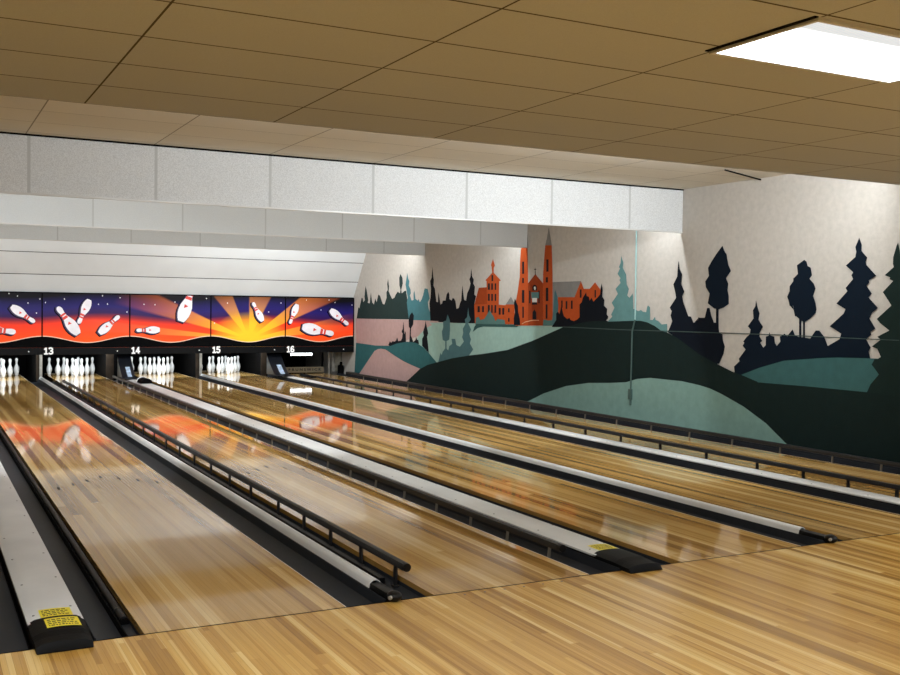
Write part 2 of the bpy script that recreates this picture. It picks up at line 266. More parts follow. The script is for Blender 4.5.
# ------------------------------------------------------------------ materials
M = {}
M['lane'] = wood('lane_maple', ['886232', 'b08848', 'c8a262', 'e6ca92'], .05, seg=9.0, wide=.066, w=(.24, .55, .22), spec=.4, rv=0.0)
M['approach'] = wood('approach_maple', ['8a6428', 'b4863e', 'cea456', 'e8c884'], .2, seg=2.2, wide=.05, w=(.28, .52, .35))
M['gutter'] = plain('gutter_plastic', '25282d', .5, spec=.15, var=.15, nscale=3)
M['black'] = plain('black_plastic', '08080a', .42, spec=.25, var=.2)
M['shoe'] = plain('shoe_rubber', '0a0a0b', .6, spec=.12, var=.3, nscale=20, bump=.3, bscale=60)
M['matteblack'] = plain('matte_black', '040405', .85, spec=.08)
M['rail'] = plain('rail_paint', '2b2b2c', .4, spec=.25, var=.12, nscale=4)
M['post'] = plain('post_steel', '2a2a2b', .35, metal=.4)
M['hook'] = plain('hook_steel', '8c8880', .35, metal=.7)
M['cap'] = plain('white_cap', 'd2d3d2', .33, var=.09, nscale=2.2)
M['edge'] = plain('lane_edge_highlight', 'cfc6b4', .4)  # pale colour stands in for the highlight on the lane edges
M['screw'] = plain('screw_dark', '4a4640', .4, metal=.8)
M['yellow'] = plain('sticker_yellow', 'f0dc1e', .4)
M['ink'] = plain('sticker_ink', '1c1a10', .6)
M['bulk'] = tiles('bulkhead_tile', 'd8dbdd', 'bcbfc0', 1.188, 1.2, 0, 0, 'xz', wx=.03, stip=.14, nscale=130)
M['bulk2'] = tiles('bulkhead_tile_plain', 'd6dbde', 'bcc0c2', 1.15, 1.204, 0, 0, 'xz', wx=.02, stip=.05, nscale=130)
M['ceil'] = tiles('ceiling_tile', 'c0c3c4', '4e4230', -.06, 1.2, 1.0, .6, 'xy', wx=.011, wy=.014, stip=.05, nscale=220, tvar=.05)
M['ceil2'] = tiles('ceiling_tile_upper', 'd8d2c4', '8a8272', 1.17, 1.21, 5.45, .605, 'xy', wx=.012, wy=.008, stip=.03, nscale=220)
M['curtain'] = plain('curtain_panel', 'd6dadc', .6, var=.04, nscale=1.5)
M['steel'] = plain('bare_edge', 'b4b4b0', .4, metal=.5)
M['wall'] = plain('wall_plaster', 'b2ada6', .75, var=.07, nscale=14, bump=.5, bscale=90)
M['ivory'] = plain('wall_plain', 'b8ab94', .85)
M['pin'] = plain('pin_plastic', 'f2f4f4', .25, var=.02)
M['kick'] = plain('kickback_wood', '2e251c', .7, spec=.2, var=.25, nscale=9)
M['kickw'] = plain('kickback_scuffed', '96928a', .6, var=.3, nscale=12)
M['hood'] = plain('hood_plastic', '15181e', .3, var=.2)
M['hoodstripe'] = plain('hood_stripe', 'a9bfd8', .25, var=.3, nscale=18)
M['rake'] = plain('rake_board', '8f8168', .6)
M['conduit'] = plain('conduit_paint', '8fb0ae', .5)
M['conduit_dark'] = plain('conduit_green', '3b5450', .5)
M['white'] = plain('sign_white', 'f6f6f6', .5, var=.01)
M['strip'] = plain('mask_strip', '060709', .45, spec=.12)
M['grey'] = plain('machine_grey', '8f8a7c', .5, var=.3, nscale=14)
M['tube'] = emit('tube_glow', (.92, .97, 1, 1), 5.0)
PAINT = dict(pine='223231', teal='416f77', navyb='0a0f17', pink='ab8f8c', mint='8faea6', tealh='2e5c60', slate='486a6f', brick='a8481f', brickd='8e3a17',
  greyr='7d7c7a', dark='1c1a1e', slate2='4d6f6c', slate3='30504e', tealm='5a8080', white='d8d8d4', cream='c99a78', tealm2='3f7074',
  navy='060e19', navyc='061320', tealn='35595a', green='142321', greend='12201f', minth='72918a', seam='3c4a47')

# masking-unit print: dusk sky, orange glow, sun rays
def art():
    k = NT('mask_print'); k.b.inputs['Specular IOR Level'].default_value = .2; X, Y, Z = k.pos()
    dx = k.math('SUBTRACT', X, 5.566); dz = k.math('SUBTRACT', Z, .85)
    ang = k.math('MULTIPLY', k.math('ARCTAN2', dz, dx), 180/PI)
    rad = k.math('SQRT', k.math('ADD', k.math('MULTIPLY', dx, dx), k.math('MULTIPLY', k.math('MULTIPLY', dz, dz), 2.0)))
    wav = k.math('MULTIPLY', k.math('SINE', k.math('MULTIPLY', X, 1.9)), .05)
    zz = k.math('ADD', Z, wav)
    t = k.math('DIVIDE', k.math('SUBTRACT', zz, .75), 1.05)
    bg = k.ramp(t, [(0, lin('ff5a1a')), (.24, lin('fb4a1c')), (.42, lin('f23a20')), (.5, lin('8c2430')), (.57, lin('30154a')), (.70, lin('221a62')), (.82, lin('1c1650')), (.95, lin('08070f'))])
    tot = 0.0
    for a0, a1, far, soft in ((111, 131, 1.5, .16), (61, 91, 1.5, .16), (23, 39, 2.6, .16), (154, 166, 2.7, .25), (172.5, 177.5, 3.4, .3), (4, 14, 2.3, .2)):
        mid, half = (a0+a1)/2, (a1-a0)/2
        d = k.math('ABSOLUTE', k.math('SUBTRACT', ang, mid))
        w = k.math('DIVIDE', k.math('SUBTRACT', half, d), half*soft, clamp=True)
        fade = k.math('SUBTRACT', 1.15, k.math('DIVIDE', rad, far), clamp=True)
        w = k.math('MULTIPLY', w, fade); tot = k.math('MAXIMUM', w, tot)
    rc = k.ramp(k.math('DIVIDE', rad, 2.6), [(0, lin('ffc02a')), (.25, lin('fbb22e')), (.55, lin('f6903a')), (1, lin('d86440'))])
    c = k.mix(tot, bg, rc)
    glow = k.math('SUBTRACT', 1.35, k.math('MULTIPLY', rad, 1.55), clamp=True)
    c = k.mix(glow, c, lin('ffc32c'))
    k.l(c, k.b.inputs['Base Color']); k.b.inputs['Roughness'].default_value = .3
    return k.m
M['art'] = art()

# ------------------------------------------------------------------ layout (metres; lanes run along +y, foul line at y = 0)
LW = 1.054
LANES = {11: -1.794, 12: 0.0, 13: 1.581, 14: 3.354, 15: 4.931, 16: 6.649}
WALL = 8.07; FAR = 19.25
LN = {12: 'the far left lane', 13: 'lane 13', 14: 'lane 14', 15: 'lane 15', 16: 'lane 16'}
ORD = {11: 'leftmost', 12: 'first', 13: 'second', 14: 'third', 15: 'fourth', 16: 'fifth'}

# ------------------------------------------------------------------ room shell
bm = bmesh.new(); box(bm, -6, WALL, -9, -.007, -.06, 0); struct('floor', bm, M['approach'])
bm = bmesh.new(); box(bm, -6, WALL, -.2, 21.5, -.16, -.1); struct('floor', bm, M['matteblack'])
bm = bmesh.new(); box(bm, -6, -1.82, 0, FAR, -.045, 0); struct('floor', bm, M['lane'])
bm = bmesh.new(); box(bm, WALL, WALL+.2, -9, 21.5, -.16, 3.4); struct('wall_right', bm, M['wall'])
bm = bmesh.new(); box(bm, -6.2, -6, -9, 21.5, -.16, 3.4); struct('wall_left', bm, M['ivory'])
bm = bmesh.new(); box(bm, -6.2, WALL+.2, -9.2, -9, -.16, 3.4); struct('wall_back', bm, M['ivory'])
bm = bmesh.new(); box(bm, -6.2, WALL+.2, 21.5, 21.7, -.16, 3.4); struct('wall_front', bm, M['matteblack'])
bm = bmesh.new(); box(bm, -6, WALL, -9, 1.6, 2.83, 2.86); box(bm, -6, WALL, 1.57, 1.6, 2.861, 3.22); struct('ceiling', bm, M['ceil'])
bm = bmesh.new(); box(bm, -6, WALL, 1.6, 21.5, 3.22, 3.26); struct('ceiling', bm, M['ceil2'])
for n, (y, zb, m) in enumerate(((5.58, 2.645, 'bulk'), (9.46, 2.625, 'bulk2'), (13.32, 2.645, 'bulk2'))):
    bm = bmesh.new(); box(bm, -6, WALL-.004, y, y+.03, zb, 3.214); box(bm, -6, WALL-.004, y-.004, y+.034, zb-.006, zb+.012, mi=1)
    struct('trim_%d' % (n+1), bm, [M[m], M['cap']])
# sloping white panels between the last bulkhead and the masking units
bm = bmesh.new()
def slope(s):   # s: 0 at the bottom edge .. 1 at z 2.80
    return Vector((0, 17.04-.70*s, 1.81+.98*s))
nrm = Vector((0, .98, .70)).normalized()*.02
for s0, s1 in ((0, .355), (.362, .79), (.797, 1.43)):
    a, b = slope(s0), slope(s1)
    q = [a, b, b+nrm, a+nrm]
    L = [bm.verts.new((-6, p.y, p.z)) for p in q]; R = [bm.verts.new((WALL-.003, p.y, p.z)) for p in q]
    for i in range(4): bm.faces.new((L[i], L[(i+1) % 4], R[(i+1) % 4], R[i]))
    bm.faces.new(L); bm.faces.new(R[::-1])
for s0 in (.3585, .7935):
    q = [slope(s0-.006)-nrm*.04, slope(s0+.006)-nrm*.04, slope(s0+.006)+nrm*.5, slope(s0-.006)+nrm*.5]
    L = [bm.verts.new((-6, p.y, p.z)) for p in q]; R_ = [bm.verts.new((WALL-.003, p.y, p.z)) for p in q]
    for i in range(4): bm.faces.new((L[i], L[(i+1) % 4], R_[(i+1) % 4], R_[i])).material_index = 1
struct('trim_4', bm, [M['curtain'], M['strip']])
bm = bmesh.new(); box(bm, -6, WALL-.004, 5.568, 5.579, 3.203, 3.219); struct('trim_8', bm, M['matteblack'])  # black strip drawn in as the shadow line above the first bulkhead
# low ledge between the last gutter and the right wall
bm = bmesh.new(); box(bm, 7.945, WALL-.002, .0, 17.0, -.1, .03, .004); struct('baseboard_right', bm, M['gutter'])

# ------------------------------------------------------------------ mural painted on the right wall (one painting)
names = sorted(set(c for c, _ in MURAL)); pm = []
for c in names: pm.append(plain('mural_'+c, PAINT[c], .8, spec=.12, var=.07, nscale=10, bump=.4, bscale=90))
bm = bmesh.new()
for li, (c, s) in enumerate(MURAL):
    pts = [tuple(map(float, p.split(','))) for p in s.split()]
    d = WALL-.001-.00013*(li+1)
    clean = []
    for y, z in pts:
        z = max(z, .031)
        if not clean or abs(y-clean[-1][0])+abs(z-clean[-1][1]) > 1e-4: clean.append((y, z))
    vs = [bm.verts.new((d, y, z)) for y, z in clean]
    es = [bm.edges.new((vs[i], vs[(i+1) % len(vs)])) for i in range(len(vs))]
    r = bmesh.ops.triangle_fill(bm, use_beauty=True, use_dissolve=False, edges=es)
    for f in r['geom']:
        if isinstance(f, bmesh.types.BMFace): f.material_index = names.index(c)
o = obj('wall_mural', bm, pm)
tag(o, 'painted mural of dark pines, green hills and an orange twin-spired church on the right wall', 'mural')

# ------------------------------------------------------------------ lanes
for n, x0 in LANES.items():
    bm = bmesh.new()
    box(bm, x0, x0+LW, 0.0, FAR, -.05, 0.0, .003)
    if n == 11:
        o = obj('floor', bm, M['lane']); o['kind'] = 'structure'; continue
    t = thing('bowling_lane', (x0+LW/2, 0, 0), {12: 'polished maple lane at far left, leading to the pins left of number 13',
        13: 'polished maple lane leading to the pins under number 13, rails along both sides',
        14: 'polished maple lane in the middle, leading to the pins under number 14',
        15: 'polished maple lane leading to the pins under number 15, church mirrored in it',
        16: 'polished maple lane next to the mural wall, no pins standing under number 16'}[n], 'bowling lane', 'bowling lanes')
    obj('lane_bed', bm, M['lane'], t)
    b2 = bmesh.new(); box(b2, x0+LW-.0045, x0+LW+.0004, .0, FAR, -.05, .0006); obj('edge_highlight', b2, M['edge'], t)  # thin pale strip: highlight along the lane's right edge, painted in
    for k in range(7):
        ax = x0+LW/2+(k-3)*.139; ay = 4.76-abs(k-3)*.155
        b2 = bmesh.new()
        v = [b2.verts.new((ax+p, ay+q, .0006)) for p, q in ((-.008, -.075), (.008, -.075), (.011, 0), (0, .08), (-.011, 0))]
        b2.faces.new(v); obj('lane_arrow', b2, M['ink'], t)
bm = bmesh.new(); box(bm, -6, WALL-.003, -.011, -.0005, -.03, .0008)
tag(obj('foul_line', bm, M['matteblack']), 'thin dark foul line where the lanes meet the approach boards', 'foul line')
# dots in front of the foul line
for n, x0 in LANES.items():
    if n == 13:
        for k in range(6):
            b2 = bmesh.new(); cyl(b2, (x0+.16+k*.13, -.062, -.001), (x0+.16+k*.13, -.062, .0006), .007, 10)
            tag(obj('approach_dot', b2, M['ink']), '%s small dark dot before the foul line of lane 13' % ('leftmost', 'second', 'third', 'fourth', 'fifth', 'rightmost')[k], 'floor dot', 'dots before the foul line')

# ------------------------------------------------------------------ gutters
def gutter(x, side, label, w=.231):
    """x: lane edge; side -1 gutter lies left of the lane, +1 right"""
    pr = [(0.004, -.03), (.008, -.052), (.03, -.062), (.10, -.066), (.19, -.06), (.218, -.045), (.226, .012), (.231, .012), (.231, -.08), (.002, -.08)]
    pr = [(x+side*p*w/.231, z) for p, z in pr]
    bm = bmesh.new(); sweep(bm, pr, .0, 17.68)
    tag(obj('gutter', bm, M['gutter'], smooth=40), label, 'gutter', 'gutters')
for n, x0 in LANES.items():
    if n != 11:
        gutter(x0, -1, 'dark grey gutter along the left edge of %s' % LN[n], .204 if n in (13, 15) else .231)
    if n == 11: bm = bmesh.new(); box(bm, x0+LW+.003, x0+LW+.232, 0, 17.9, -.085, -.05); struct('floor', bm, M['gutter']); continue
    gutter(x0+LW, 1, 'dark grey gutter along the right edge of %s' % LN[n])

# ------------------------------------------------------------------ dividers (cappings) between the lanes
def arch(x0, x1, zlo, zhi, n=8):
    return [(x0+(x1-x0)*i/n, zlo+(zhi-zlo)*(1-(2*i/n-1)**2)**.5) for i in range(n+1)]

def sticker(parent, cx, y0, y1, hw, zf):
    bm = bmesh.new(); N = 8
    for i in range(N):
        xa, xb = cx-hw+2*hw*i/N, cx-hw+2*hw*(i+1)/N
        bm.faces.new([bm.verts.new(p) for p in ((xa, y0, zf(xa, y0)), (xb, y0, zf(xb, y0)), (xb, y1, zf(xb, y1)), (xa, y1, zf(xa, y1)))])
    s = obj('warning_sticker', bm, M['yellow'], parent); s['label'] = 'yellow warning sticker with black print'
    bm = bmesh.new(); rnd = random.Random(int(cx*100))
    H = y1-y0
    for r in range(4):
        yy = y1-H*(.16+.2*r); x = cx-hw*.86
        while x < cx+hw*.8:
            w = rnd.uniform(.006, .022)
            if x+w > cx+hw*.88: break
            z = .0006
            bm.faces.new([bm.verts.new(p) for p in ((x, yy-H*.1, zf(x, yy)+z), (x+w, yy-H*.1, zf(x+w, yy)+z), (x+w, yy, zf(x+w, yy)+z), (x, yy, zf(x, yy)+z))])
            x += w+.005
    ink = obj('sticker_print', bm, M['ink'], s)

def wide(x0, x1, label, stick=1, end=True, far=17.5):
    t = thing('lane_divider', ((x0+x1)/2, .3, -.06), label, 'lane divider', 'dividers between lanes')
    cx = (x0+x1)/2
    bm = bmesh.new(); box(bm, x0+.012, x1-.012, .02, far, -.09, .03, .003); obj('divider_base', bm, M['black'], t)
    zl, zh = .036, .052
    top = [(x0, zl-.012)]+arch(x0, x1, zl, zh)+[(x1, zl-.012)]
    bm = bmesh.new(); sweep(bm, top, .26, far); obj('divider_cap', bm, M['cap'], t, 50)
    zf = lambda x, y: zl+(zh-zl)*max(0, 1-((x-cx)/((x1-x0)/2))**2)**.5
    for k in range(14):
        for s in (-1, 1):
            bm = bmesh.new(); px = cx+s*(x1-x0)*.36; y = .42+k*.62+.05*s
            cyl(bm, (px, y, zf(px, y)-.003), (px, y, zf(px, y)+.0015), .006, 8); obj('screw', bm, M['screw'], t)
    if end:
        # black moulded end shoe: arched top, sloping nose
        e0, e1 = x0, x1
        pf = [(e0, -.055)]+arch(e0, e1, .034, .058)+[(e1, -.055)]
        pn = [(e0+.004, .0015)]+arch(e0+.004, e1-.004, .028, .05)+[(e1-.004, .0015)]
        pt = [(e0+.006, .0012)]+arch(e0+.006, e1-.006, .004, .008)+[(e1-.006, .0012)]
        bm = bmesh.new()
        pf2 = [(x, max(z, .0015)) for x, z in pf]
        sweep(bm, pf2, .29, .06); sweep(bm, pf2, .06, .0, y1prof=pn, cap=True); sweep(bm, pn, .0, -.075, y1prof=[(x, z*.9 if z > .002 else z) for x, z in pn]); sweep(bm, [(x, z*.9 if z > .002 else z) for x, z in pn], -.075, -.1, y1prof=pt)
        es = obj('end_shoe', bm, M['shoe'], t, 40)
        sticker(t, cx+.01, .30, .44, .075, lambda x, y: zf(x, y)+.0025)
        if stick > 1: sticker(t, cx+.02, .10, .25, .078, lambda x, y: .0605+.024*max(0, 1-((x-cx)/((x1-x0)/2))**2)**.5-.024+.0008)
    return t
def narrow(x0, x1, label, far=17.6):
    t = thing('lane_divider', ((x0+x1)/2, .3, -.06), label, 'lane divider', 'dividers between lanes')
    cx = (x0+x1)/2
    bm = bmesh.new(); box(bm, x0+.01, x1-.01, .25, far, -.09, .028, .003); obj('divider_base', bm, M['gutter'], t)
    outer = arch(x0, x1, .012, .056, 10); inner = list(reversed(arch(x0+.004, x1-.004, .012, .051, 10)))
    bm = bmesh.new(); sweep(bm, outer+inner, .25, far); obj('divider_cap', bm, M['cap'], t, 50)
    bm = bmesh.new(); box(bm, x0+.008, x1-.008, .03, .26, -.05, .04, .01); obj('end_shoe', bm, M['black'], t, 40)
    bm = bmesh.new()
    bmesh.ops.create_uvsphere(bm, u_segments=14, v_segments=10, radius=1, matrix=Matrix.Translation((cx, -.01, .028)) @ Matrix.Diagonal((.041, .05, .03, 1)))
    obj('end_knob', bm, M['black'], t, 60)
    bm = bmesh.new(); cyl(bm, (cx-.03, -.035, .03), (cx-.042, -.04, .03), .011, 10); obj('end_bolt', bm, M['steel'], t)
    return t
wide(-.502, -.244, 'wide white divider in the near left corner with two yellow stickers and black end', 2)
narrow(1.289, 1.371, 'narrow round white divider with black end between the far left lane and lane 13')
wide(2.866, 3.122, 'wide white divider with one yellow sticker between the lanes numbered 13 and 14')
narrow(4.643, 4.722, 'narrow round white divider with black end between the lanes numbered 14 and 15')
wide(6.222, 6.418, 'wide white divider nearest the mural wall, between the lanes numbered 15 and 16')

# ------------------------------------------------------------------ bumper rails
def rail(x, side, ys, y0, y1, label, hook, z=.09, r=.021):
    """side: -1 rail in a lane's left gutter, +1 in its right gutter"""
    t = thing('bumper_rail', (x, y0, -.06), label, 'bumper rail', 'bumper rails')
    bm = bmesh.new(); box(bm, x-r, x+r, y0, y1, z-r, z+r, .008); obj('rail_bar', bm, M['rail'], t, 40)
    bm = bmesh.new(); cyl(bm, (x, y0-.012, z), (x, y0+.03, z), r+.004, 16); obj('end_cap', bm, M['black'], t, 40)
    for y in ys:
        bm = bmesh.new()
        if not hook:
            box(bm, x-.008, x+.008, y-.016, y+.016, -.062, z-r+.004, .002); box(bm, x-.016, x+.016, y-.024, y+.024, -.066, -.05, .002)
        else:
            sl = -side*.022
            a = [(x-.007, z-r+.003), (x+.007, z-r+.003), (x+.007-side*.012, -.055), (x-.007-side*.012, -.055)]
            sweep(bm, a, y-.009, y+.009); box(bm, x-.016, x+.016, y-.02, y+.02, -.066, -.05, .002)
        obj('post', bm, M['hook'] if hook else M['post'], t)
    if not hook:
        bm = bmesh.new(); box(bm, x-.058, x-.022, y0+.25, y1-.3, -.064, -.028, .004); obj('lift_channel', bm, M['black'], t)
def steps(first, d, end): 
    out = list(first)
    while out[-1]+d < end: out.append(out[-1]+d)
    return out
rail(1.548, -1, steps([.45, .98, 1.52, 2.06, 2.66, 3.40], .66, 15.6), .30, 15.8, 'black raised bumper rail on posts along the left side of lane 13', False)
rail(2.676, 1, steps([.50, 1.03, 1.56, 2.12], .60, 16.8), .36, 17.0, 'grey bumper rail on pale hooks along the right side of lane 13', True, .078)
rail(6.614, -1, steps([.40, .99, 1.515, 2.05, 2.66, 3.415, 4.186], .74, 15.2), .3, 15.5, 'dark bumper rail on posts behind the wide white divider nearest the mural', False)
rail(7.742, 1, steps([.55, 1.31, 2.075, 2.70, 3.446, 4.216, 4.98, 5.742], .76, 16.3), .3, 16.55, 'grey bumper rail on pale hooks at the foot of the mural wall', True)
# rail folded down in the gutter of the far left lane
t = thing('bumper_rail', (-.03, .3, -.06), 'black bumper rail folded down in the gutter left of the far left lane', 'bumper rail', 'bumper rails')
bm = bmesh.new(); cyl(bm, (-.034, .34, -.03), (-.034, 17.3, -.03), .021, 14); obj('rail_bar', bm, M['black'], t, 40)
bm = bmesh.new(); cyl(bm, (-.034, .32, -.03), (-.034, .35, -.03), .024, 14); obj('end_cap', bm, M['matteblack'], t, 40)
bm = bmesh.new(); cyl(bm, (-.034, .52, -.03), (-.034, .535, -.03), .0235, 14); obj('joint_ring', bm, M['rail'], t, 40)
bm = bmesh.new(); box(bm, -.058, -.012, .02, .31, -.062, -.035, .008); obj('rail_channel', bm, M['gutter'], t, 40)
bm = bmesh.new(); box(bm, -.072, -.064, .02, 17.3, -.062, -.02, .002); obj('hinge_strip', bm, M['matteblack'], t)

# ------------------------------------------------------------------ masking units
SE = [-2.13, -.42, 1.293, 3.009, 4.718, 6.406, 8.06]
def pinshape(b, h, grow=0.0):
    (bx, bz), (hx, hz) = b, h
    L = math.hypot(hx-bx, hz-bz); ux, uz = (hx-bx)/L, (hz-bz)/L
    pr = [(0, .03), (0, .075), (.06, .115), (.17, .155), (.28, .168), (.40, .158), (.52, .118), (.62, .078), (.70, .062), (.78, .068), (.87, .084), (.94, .076), (.985, .045), (1.0, .0)]
    pr = [(t*L-(grow if t < .02 else 0)+(grow if t > .99 else 0), w*L*.95+grow) for t, w in pr]
    left = [(bx+ux*t-uz*w, bz+uz*t+ux*w) for t, w in pr]
    right = [(bx+ux*t+uz*w, bz+uz*t-ux*w) for t, w in reversed(pr[:-1])]
    return left+right, (ux, uz, L)
def clip(pts, ax, val, keep_less):
    out = []
    for i in range(len(pts)):
        a, b = pts[i], pts[(i+1) % len(pts)]
        ia = (a[ax] <= val) == keep_less; ib = (b[ax] <= val) == keep_less
        if ia: out.append(a)
        if ia != ib and abs(a[ax]-b[ax]) > 1e-9:
            s = (val-a[ax])/(b[ax]-a[ax]); out.append(tuple(a[i2]+s*(b[i2]-a[i2]) for i2 in (0, 1)))
    return out
YM = 17.0
def arcpts(cx, cy, rx, ry, a0, a1, n=10): return [(cx+rx*math.cos(math.radians(a0+(a1-a0)*i/n)), cy+ry*math.sin(math.radians(a0+(a1-a0)*i/n))) for i in range(n+1)]
GLYPH = {'1': [[(.12, .74), (.34, .92), (.34, .08)], [(.12, .06), (.56, .06)]],
 '3': [arcpts(.32, .72, .24, .22, 150, -90), arcpts(.32, .28, .27, .22, 90, -150)],
 '4': [[(.62, .3), (.08, .3), (.44, .93), (.44, .06)]],
 '5': [[(.56, .93), (.16, .93), (.13, .55), (.3, .6)], arcpts(.3, .32, .27, .27, 95, -150)],
 '6': [arcpts(.36, .5, .27, .43, 50, 180), arcpts(.33, .3, .25, .24, -180, 180)]}
def number(body, x, z, h, t):
    bm = bmesh.new(); hw = .115*h; lay = 0.0
    for i, ch in enumerate(body):
        ox = x+i*h*.66
        for st in GLYPH[ch]:
            P = [(ox+a*h, z+b*h) for a, b in st]
            for (xa, za), (xb, zb) in zip(P, P[1:]):
                L = math.hypot(xb-xa, zb-za) or 1; ux, uz = (xb-xa)/L, (zb-za)/L; e = hw*.6
                q = [(xa-ux*e-uz*hw, za-uz*e+ux*hw), (xb+ux*e-uz*hw, zb+uz*e+ux*hw), (xb+ux*e+uz*hw, zb+uz*e-ux*hw), (xa-ux*e+uz*hw, za-uz*e-ux*hw)]
                lay += .00035; bm.faces.new([bm.verts.new((p, YM-.0205-lay, r)) for p, r in q])
    obj('lane_number', bm, M['white'], t)
for n in range(11, 17):
    x0, x1 = SE[n-11]+.008, SE[n-10]-.008
    if n == 11:
        bm = bmesh.new(); box(bm, x0, x1, YM, YM+.05, .545, 1.795); struct('trim_7', bm, M['strip']); continue
    t = thing('masking_unit', ((x0+x1)/2, YM, .54), {12: 'sunset masking panel at the left end with two flying pins, left of number 13', 13: 'sunset masking panel above number 13 with three flying pins',
        14: 'sunset masking panel above number 14 with two flying pins', 15: 'masking panel above number 15 with the yellow sunburst',
        16: 'masking panel above number 16 with three flying pins, against the mural wall'}[n], 'masking unit', 'masking units above the pins')
    bm = bmesh.new(); box(bm, x0, x1, YM, YM+.05, .545, 1.795)
    def flat(pts, layer, mi):
        for ax, v, less in ((0, x0, False), (0, x1, True), (1, .683, False), (1, 1.785, True)):
            pts = clip(pts, ax, v, less)
            if len(pts) < 3: return
        es = []; vs = [bm.verts.new((x, YM-.0004*layer, z)) for x, z in pts]
        f = bm.faces.new(vs); f.material_index = mi
    # black wave along the bottom with its thin pale edge
    N = 20
    w = lambda x: .776+.133*(.5+.5*math.cos(2*PI*(x-x0)/(x1-x0)))
    for i in range(N):
        a, b = x0+(x1-x0)*i/N, x0+(x1-x0)*(i+1)/N
        flat([(a, .68), (b, .68), (b, w(b)+.016), (a, w(a)+.016)], 1, 2)
        flat([(a, .68), (b, .68), (b, w(b)), (a, w(a))], 2, 1)
    for (sx, sz) in STARS:
        if x0 < sx < x1: flat([(sx+.011*math.cos(a*PI/3), sz+.013*math.sin(a*PI/3)) for a in range(6)], 1, 3)
    for b, h in MASK_PINS:
        if x0-.2 < (b[0]+h[0])/2 < x1+.2:
            p, (ux, uz, L) = pinshape(b, h, .02); flat([(x-.022, z-.012) for x, z in p], 3, 1)
            p, _ = pinshape(b, h, .012); flat([(x-.008, z-.004) for x, z in p], 4, 4)
            p, _ = pinshape(b, h, 0.0); flat([(x+.008, z+.005) for x, z in p], 5, 6)
            for q0, q1 in ((.58, .66), (.69, .75)):
                wd = .085*L
                flat([(b[0]+ux*q0*L-uz*wd, b[1]+uz*q0*L+ux*wd), (b[0]+ux*q1*L-uz*wd*.85, b[1]+uz*q1*L+ux*wd*.85), (b[0]+ux*q1*L+uz*wd*.85, b[1]+uz*q1*L-ux*wd*.85), (b[0]+ux*q0*L+uz*wd, b[1]+uz*q0*L-ux*wd)], 6, 5)
            cx, cz = b[0]+ux*.4*L, b[1]+uz*.4*L
            flat([(cx+.06*L, cz), (cx-.03*L, cz+.06*L), (cx-.05*L, cz-.04*L)], 6, 5)
    obj('art_panel', bm, [M['art'], M['matteblack'], plain('print_edge', 'f0c8b0', .4), M['white'], plain('print_violet', '2a1a4a', .4), plain('print_red', 'd2382c', .4), plain('print_white', 'e4e0e6', .4)], t)
    bm = bmesh.new(); box(bm, x0-.006, x1+.006, YM-.02, YM+.06, .541, .682, .004); obj('number_strip', bm, M['strip'], t)
    bm = bmesh.new(); box(bm, x1-.010, x1+.0155, YM-.004, YM+.05, .683, 1.8); box(bm, x0, x1, YM-.006, YM+.05, 1.786, 1.81); obj('panel_frame', bm, M['matteblack'], t)
    if n > 12:
        number(str(n), x0+.015, .552, .135, t)
    for px in (x0+.12 if n == 12 else None, x1-.25):
        if px is None: continue
        bm = bmesh.new(); cyl(bm, (px, YM-.024, .608), (px, YM-.018, .608), .012, 8); obj('rivet', bm, M['white'], t)

# ------------------------------------------------------------------ pins
PP = [(0, 1.2), (.1, 2.6), (.75, 2.83), (2.25, 3.906), (3.375, 4.51), (4.5, 4.766), (5.875, 4.563), (7.25, 3.703), (8.625, 2.472), (9.375, 1.965), (10, 1.797), (10.875, 1.87), (11.75, 2.094), (12.625, 2.406), (13.5, 2.547), (14.2, 2.2), (14.7, 1.5), (14.93, .75), (15, 0)]
bm = bmesh.new(); lathe(bm, [(0, 0)]+[(d*.0127, h*.0254) for h, d in PP]); bmesh.ops.remove_doubles(bm, verts=bm.verts, dist=1e-6)
src = None
row = {1: 'front pin', 2: 'left pin of the second row', 3: 'right pin of the second row', 4: 'left pin of the third row', 5: 'middle pin of the third row', 6: 'right pin of the third row',
       7: 'leftmost pin of the back row', 8: 'second pin from the left in the back row', 9: 'third pin from the left in the back row', 10: 'rightmost pin of the back row'}
PINPOS = {1: (0, 0), 2: (-.152, 1), 3: (.152, 1), 4: (-.305, 2), 5: (0, 2), 6: (.305, 2), 7: (-.457, 3), 8: (-.152, 3), 9: (.152, 3), 10: (.457, 3)}
for n in (12, 13, 14, 15):
    for k in range(1, 11):
        if n == 12 and k in (7, 4, 8, 2): continue          # outside the frame
        dx, r = PINPOS[k]
        if src is None:
            o = src = obj('bowling_pin', bm, M['pin'], None, 60)
        else:
            o = src.copy(); C.objects.link(o)
        o.location = (LANES[n]+LW/2+dx, 18.29+r*.264, .0005)
        tag(o, 'white bowling pin, %s, %s' % (row[k], {12: 'rack at left edge', 13: 'rack under number 13', 14: 'rack under number 14', 15: 'rack under number 15'}[n]), 'bowling pin', 'bowling pins')

